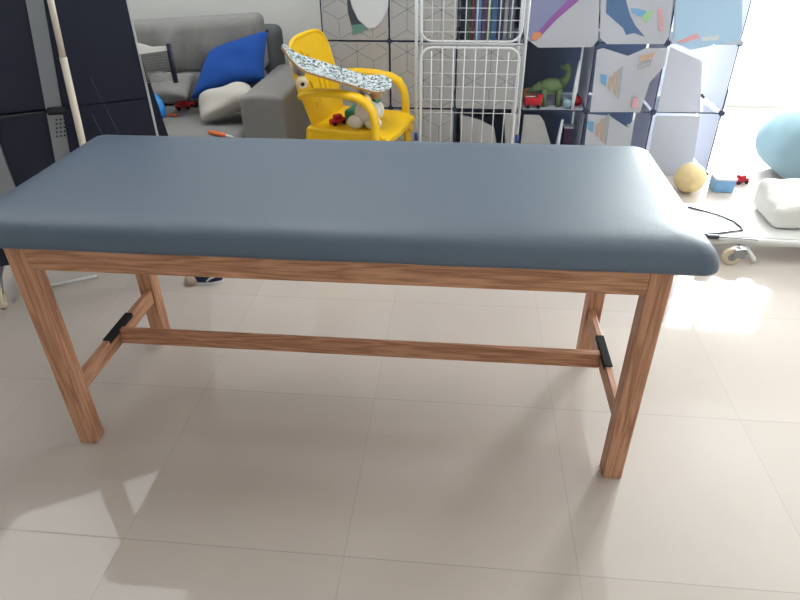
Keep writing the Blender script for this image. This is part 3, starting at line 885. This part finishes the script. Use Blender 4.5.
roll('white_tube', 'upright white glint shaped as a tube in the middle cube beside the green dinosaur', .965, z0, .27, .013, .01)  # bright glint in the cube, built as a glossy white tube
for nm_, mt, (bx_, by_), r_, lab in (('toy_ball', 'teal', (.935, .045), .028, 'small pale teal ball in the middle cube right of the green dinosaur'),
                                     ('toy_ball', 'proorange', (.715, .17), .042, 'dull orange ball at the back of the middle cube behind the red fire engine'),
                                     ('toy_ball', 'red', (1.0, .10), .028, 'small red ball against the right side of the middle cube')):
    b = NB(); ellips(b, (bx_, SY + by_, z0 + r_), (r_, r_, r_), 18); tag(link(nm_, b, mt, None, smooth=True), lab, 'ball')
z1_ = SZ[0] + .0025
for mt, bx_, by_, w_, h_, lab in (('edge_bl', .80, .12, .07, .16, 'mid blue upright box in the lowest cube under the green dinosaur'), ('bkplum', .98, .16, .06, .22, 'plum carton at the back of the lowest cube under the dinosaur'), ('prolilac', 1.20, .2, .09, .2, 'lilac grey carton in the lowest cube behind the ship drawing')):
    o = thing('toy_box', (bx_, SY + by_, z1_), lab, 'box')
    b = NB(); box(b, (bx_ - w_ / 2, SY + by_ - .03, z1_), (bx_ + w_ / 2, SY + by_ + .03, z1_ + h_), .003); link('body', b, mt, o)
    b = NB(); box(b, (bx_ - w_ / 2 - .001, SY + by_ - .031, z1_ + h_ + .0002), (bx_ + w_ / 2 + .001, SY + by_ + .031, z1_ + h_ + .012), .002); link('lid', b, 'prowhite', o)
roll('white_tube', 'short white glint shaped as a tube in the lowest cube under the green dinosaur', .90, z1_, .30, .014, .02)  # lower white glint, also built as a tube
roll('white_tube', 'white plastic tube behind the ship drawing door', 1.32, z1_, .28, .02, -.01)
o = thing('toy_bucket', (1.36, SY + .14, z0), 'pale pink toy bucket behind the ship drawing door', 'toy')
b = NB(); tube(b, [(1.33, SY + .12, z0), (1.33, SY + .12, z0 + .11)], [.045, .06], 18); link('bucket', b, 'propink', o, smooth=True, angle=50)
b = NB(); tube(b, [(1.33 + .06 * math.cos(PI * k / 10), SY + .12, z0 + .11 + .06 * math.sin(PI * k / 10)) for k in range(11)], .003, 6); link('handle', b, 'white', o, smooth=True)

# ------------------------------------------------------------------ folded table tennis table on the left
P0 = Vector((-1.43, .92, 0)); D_ = Vector((.867, .498, 0)).normalized(); N_ = Vector((-D_.y, D_.x, 0))


def TP(s, z, o=0.0): return P0 + D_ * s + N_ * o + Vector((0, 0, z))


pp = thing('table_tennis_table', TP(-.2, 0, .1), 'folded navy table tennis table upright on its wheeled frame at the left', 'table tennis table')
HS = (-.98, .533)
for z0_, z1_, o_ in ((.14, .757, 0), (.763, 1.28, 0)):
    b = NB(); prism(b, [(HS[0], z0_), (HS[1], z0_), (HS[1], z1_), (HS[0], z1_)], lambda s, z, h: TP(s, z, o_ + h), .02); link('table_top', b, 'navy', pp)
b = NB(); prism(b, [(HS[0], .16), (HS[1] - .02, .16), (HS[1] - .02, 1.26), (HS[0], 1.26)], lambda s, z, h: TP(s, z, .16 + h), .02); link('table_top', b, 'navy', pp)
b = NB(); prism(b, [(HS[1] + .0005, .14), (HS[1] + .009, .14), (HS[1] + .009, 1.28), (HS[1] + .0005, 1.28)], lambda s, z, h: TP(s, z, h - .001), .022); link('edge_strip', b, 'edge', pp)


def flatbar(s0, z0, s1, z1, wd, o_, t_, mt, name='frame_leg', par=pp):
    b = NB(); prism(b, [(s0 - wd / 2, z0), (s0 + wd / 2, z0), (s1 + wd / 2, z1), (s1 - wd / 2, z1)], lambda s, z, h: TP(s, z, o_ - h), t_)
    return link(name, b, mt, par)


flatbar(.110, .14, .243, 1.28, .056, -.001, .028, 'alu')
flatbar(-.075, .14, -.068, 1.28, .066, -.001, .028, 'alu')
b = NB()
for k in range(5):
    for j in range(3): cyl(b, TP(.165 + .014 * j + .004 * k, .66 + .016 * k, -.0291), TP(.165 + .014 * j + .004 * k, .66 + .016 * k, -.031), .004, 8)
link('bolt', b, 'dark', pp)
b = NB(); tube(b, [TP(-.9, .752, -.034), TP(.23, .760, -.034)], .006, 8); tube(b, [TP(.16, .76, -.036), TP(.23, .757, -.036)], .015, 8); link('locking_bar', b, 'dark', pp, smooth=True)
for s0, z0_, s1, z1_ in ((.34, .86, .43, .45), (.31, .72, .38, .4)):
    b = NB(); tube(b, [TP(s0, z0_, -.006), TP(s1, z1_, -.006)], .002, 6); link('brace_wire', b, 'wire_dk', pp)
b = NB(); prism(b, [(.51, .16), (.62, .16), (.60, .45), (.545, .93), (.515, .95)], lambda s, z, h: TP(s, z, .10 + h), .03); link('side_brace', b, 'navy', pp)
for s in (-.75, -.22):
    b = NB(); tube(b, [TP(s, .06, -.10), TP(s, .10, 0), TP(s, .10, .19), TP(s, .06, .35)], .015, 10); ax_ = link('wheel_bar', b, 'alu', pp, smooth=True)
    for o_ in (-.10, .35):
        b = NB(); cyl(b, TP(s - .012, .045, o_), TP(s + .012, .045, o_),   .045, 20, bev=.005); link('wheel', b, 'urethane', ax_, smooth=True, angle=40)
    b = NB(); tube(b, [TP(s, .10, .01), TP(s, .2, .01)], .012, 8); tube(b, [TP(s, .10, .17), TP(s, .2, .17)], .012, 8); link('upright', b, 'alu', pp, smooth=True)
# net with post
nt_ = NB(); 
b = NB()
for k in range(12): tube(b, [TP(.536 + .0102 * k, .826, -.03), TP(.536 + .0102 * k, .945, -.03)], .0011, 4)
for k in range(12): tube(b, [TP(.536, .826 + .0105 * k, -.03), TP(.648, .826 + .0105 * k, -.03)], .0011, 4)
netp = link('net', b, 'netting', pp)
b = NB(); prism(b, [(.535, .935), (.648, .94), (.648, .955), (.59, .957), (.535, .978)], lambda s, z, h: TP(s, z, -.033 + h), .008); tag(link('net_tape', b, 'white', netp), 'white top tape')
b = NB(); tube(b, [TP(.652, .815, -.03), TP(.652, .965, -.03)], .0105, 10); tag(link('net_post', b, 'navy', pp, smooth=True), 'dark post')

# ivory strut clipped upright against the board
ptA = TP(.229, .24, -.06); ptM = TP(.268, .955, -.06); ptB = TP(.288, 1.27, -.06)
b = NB(); tube(b, [ptA, ptM], .0135, 14); st_ = link('support_strut', b, 'ivory', pp, smooth=True); st_['label'] = 'ivory tube strut'
b = NB(); tube(b, [ptM + Vector((0, 0, .001)), ptB], .0115, 14); link('upper_tube', b, 'ivory', st_, smooth=True)
for z_ in (.28, 1.24):
    sx_ = .229 + (z_ - .24) * .0565
    b = NB(); tube(b, [TP(sx_, z_, -.001), TP(sx_, z_, -.075)], .012, 8); link('clamp', b, 'dark', st_)

# white tube lying on the floor behind the left legs
a0 = onz(45, 287, .008); a1 = onz(98, 275.5, .008)
b = NB(); tube(b, [a0, a1], .007, 8); tag(link('plastic_rod', b, 'white', None, smooth=True), 'thin white rod lying on the tiles behind the left front leg', 'rod')

# ------------------------------------------------------------------ low wheeled trolley on the right
tr = thing('low_trolley', (1.95, 1.7, 0), 'low white trolley on castors right of the treatment table', 'trolley')
b = NB(); rbox(b, (1.36, 1.42, .084), (2.75, 1.80, .104), .01, 2, 6); link('deck', b, 'white', tr, smooth=True)
b = NB(); tube(b, [(1.36, 1.402, .088), (2.75, 1.402, .088)], .0165, 12); link('edge_tube', b, 'white', tr, smooth=True)
b = NB(); tube(b, [(1.64, 1.405, .078), (1.685, 1.36, .03), (1.69, 1.355, .008)], .011, 10); link('stand_leg', b, 'white', tr, smooth=True)
for x, y in ((1.582, 1.345), (2.6, 1.345), (1.45, 1.74), (2.6, 1.74)):
    b = NB(); box(b, (x - .0, y - .016, .04), (x + .05, y - .012, .083)); box(b, (x - .0, y + .012, .04), (x + .05, y + .016, .083)); box(b, (x + .03, y - .016, .076), (x + .05, y + .016, .083)); box(b, (x + .034, y + .01, .077), (x + .046, y + .045, .083)); fk = link('caster', b, 'steel', tr)
    b = NB(); cyl(b, (x + .0, y - .011, .042), (x + .0, y + .011, .042), .042, 24, bev=.006)
    for e in (-.0115, .0115): cyl(b, (x, y + e - .001, .042), (x, y + e + .001, .042), .02, 16, mi=1)
    link('wheel', b, ['urethane', 'steel'], fk, smooth=True, angle=40)


# crumpled white sheet
def sheet_fn(p, n_): return p + Vector((0, 0, (.06 * noise.noise(p * 3.1) + .05 * (p.y - 1.5) + .02 * abs(noise.noise(p * 9))) * max(0, min(1, (n_.z + 1) / 1.4))))


b = NB(); rbox(b, (1.80, 1.50, .1045), (2.7, 1.79, .25), .035, 4, 26, fn=sheet_fn); tag(link('folded_sheet', b, 'sheet', None, smooth=True), 'white crumpled bed sheet piled on the low white trolley', 'sheet')
pts = [onz(u, v, .109) for u, v in ((688, 207), (700, 210), (712, 213), (724, 217), (735, 222), (741, 227), (743, 230), (735, 231), (720, 233), (704, 234.5))]
b = NB(); tube(b, pts, .0045, 8); tag(link('power_cable', b, 'cable', None, smooth=True), 'thin grey cable looped on the low white trolley', 'cable')
pc = onz(712, 237, .112)
b = NB(); rbox(b, pc + Vector((-.03, -.012, -.0075)), pc + Vector((.03, .012, .012)), .008, 3, 3); tube(b, [pc + Vector((.03, 0, 0)), pc + Vector((.1, 0, -.003)), pc + Vector((.2, -.01, -.003))], .002, 6)
tag(link('cable_plug', b, 'cable', None, smooth=True), 'small grey plug with thin lead at the near edge of the low trolley', 'plug')

# ball, box and toy by the window
c_ = onz(690, 178, .085)
b = NB(); ellips(b, (c_.x, c_.y, .086), (.085, .085, .085), 28); tag(link('ball', b, 'balloon', None, smooth=True), 'pale yellow-orange ball on the floor beyond the right end of the table', 'ball')
c_ = onz(725, 195, 0)
o = thing('storage_box', (c_.x, c_.y + .1, 0), 'small light blue box on the floor between the orange ball and the window', 'box')
b = NB(); box(b, (c_.x - .055, c_.y + .03, 0), (c_.x + .055, c_.y + .13, .07), .006); link('body', b, 'problue', o)
b = NB(); box(b, (c_.x - .058, c_.y + .027, .071), (c_.x + .058, c_.y + .133, .085), .004); link('lid', b, 'prowhite', o)
c_ = onz(747, 191, 0)
toy_car('toy_car', Vector((c_.x, c_.y + .12, 0)), 'red', 'small red toy car on the floor right of the light blue box', 1.0, .3)


def bag(p, n_):
    t_ = (p.z) / .62
    s = 1 - .28 * max(0, t_) ** 2
    cx, cy = 2.5, 2.5
    return Vector((cx + (p.x - cx) * s, cy + (p.y - cy) * s, p.z)) + Vector((0, 0, .0)) + Vector((n_.x, n_.y, 0)) * .02 * noise.noise(p * 5)


b = NB(); rbox(b, (2.12, 2.15, 0), (2.96, 2.8, .42), .2, 8, 8, fn=bag); tag(link('beanbag', b, 'teal', None, smooth=True), 'teal beanbag, paled for window glare, on the floor in front of the balcony window', 'beanbag')

# ------------------------------------------------------------------ light: overcast-bright sky through the balcony door
wd = bpy.data.worlds.new('sky'); bpy.context.scene.world = wd; wd.use_nodes = True
bg = wd.node_tree.nodes['Background']; bg.inputs[0].default_value = (.93, .97, 1, 1); bg.inputs[1].default_value = 54
la = bpy.data.lights.new('window_portal', 'AREA'); la.shape = 'RECTANGLE'; la.size = WX1 - WX0; la.size_y = WZ1 - WZ0
la.cycles.is_portal = True
lo_ = bpy.data.objects.new('window_portal', la); C.objects.link(lo_); lo_.location = ((WX0 + WX1) / 2, YR + .16, (WZ0 + WZ1) / 2)
lo_.rotation_euler = (-PI / 2, 0, 0)

vs_ = bpy.context.scene.view_settings
vs_.view_transform = 'Standard'; vs_.look = 'None'; vs_.gamma = 1; vs_.exposure = 0; vs_.use_curve_mapping = False
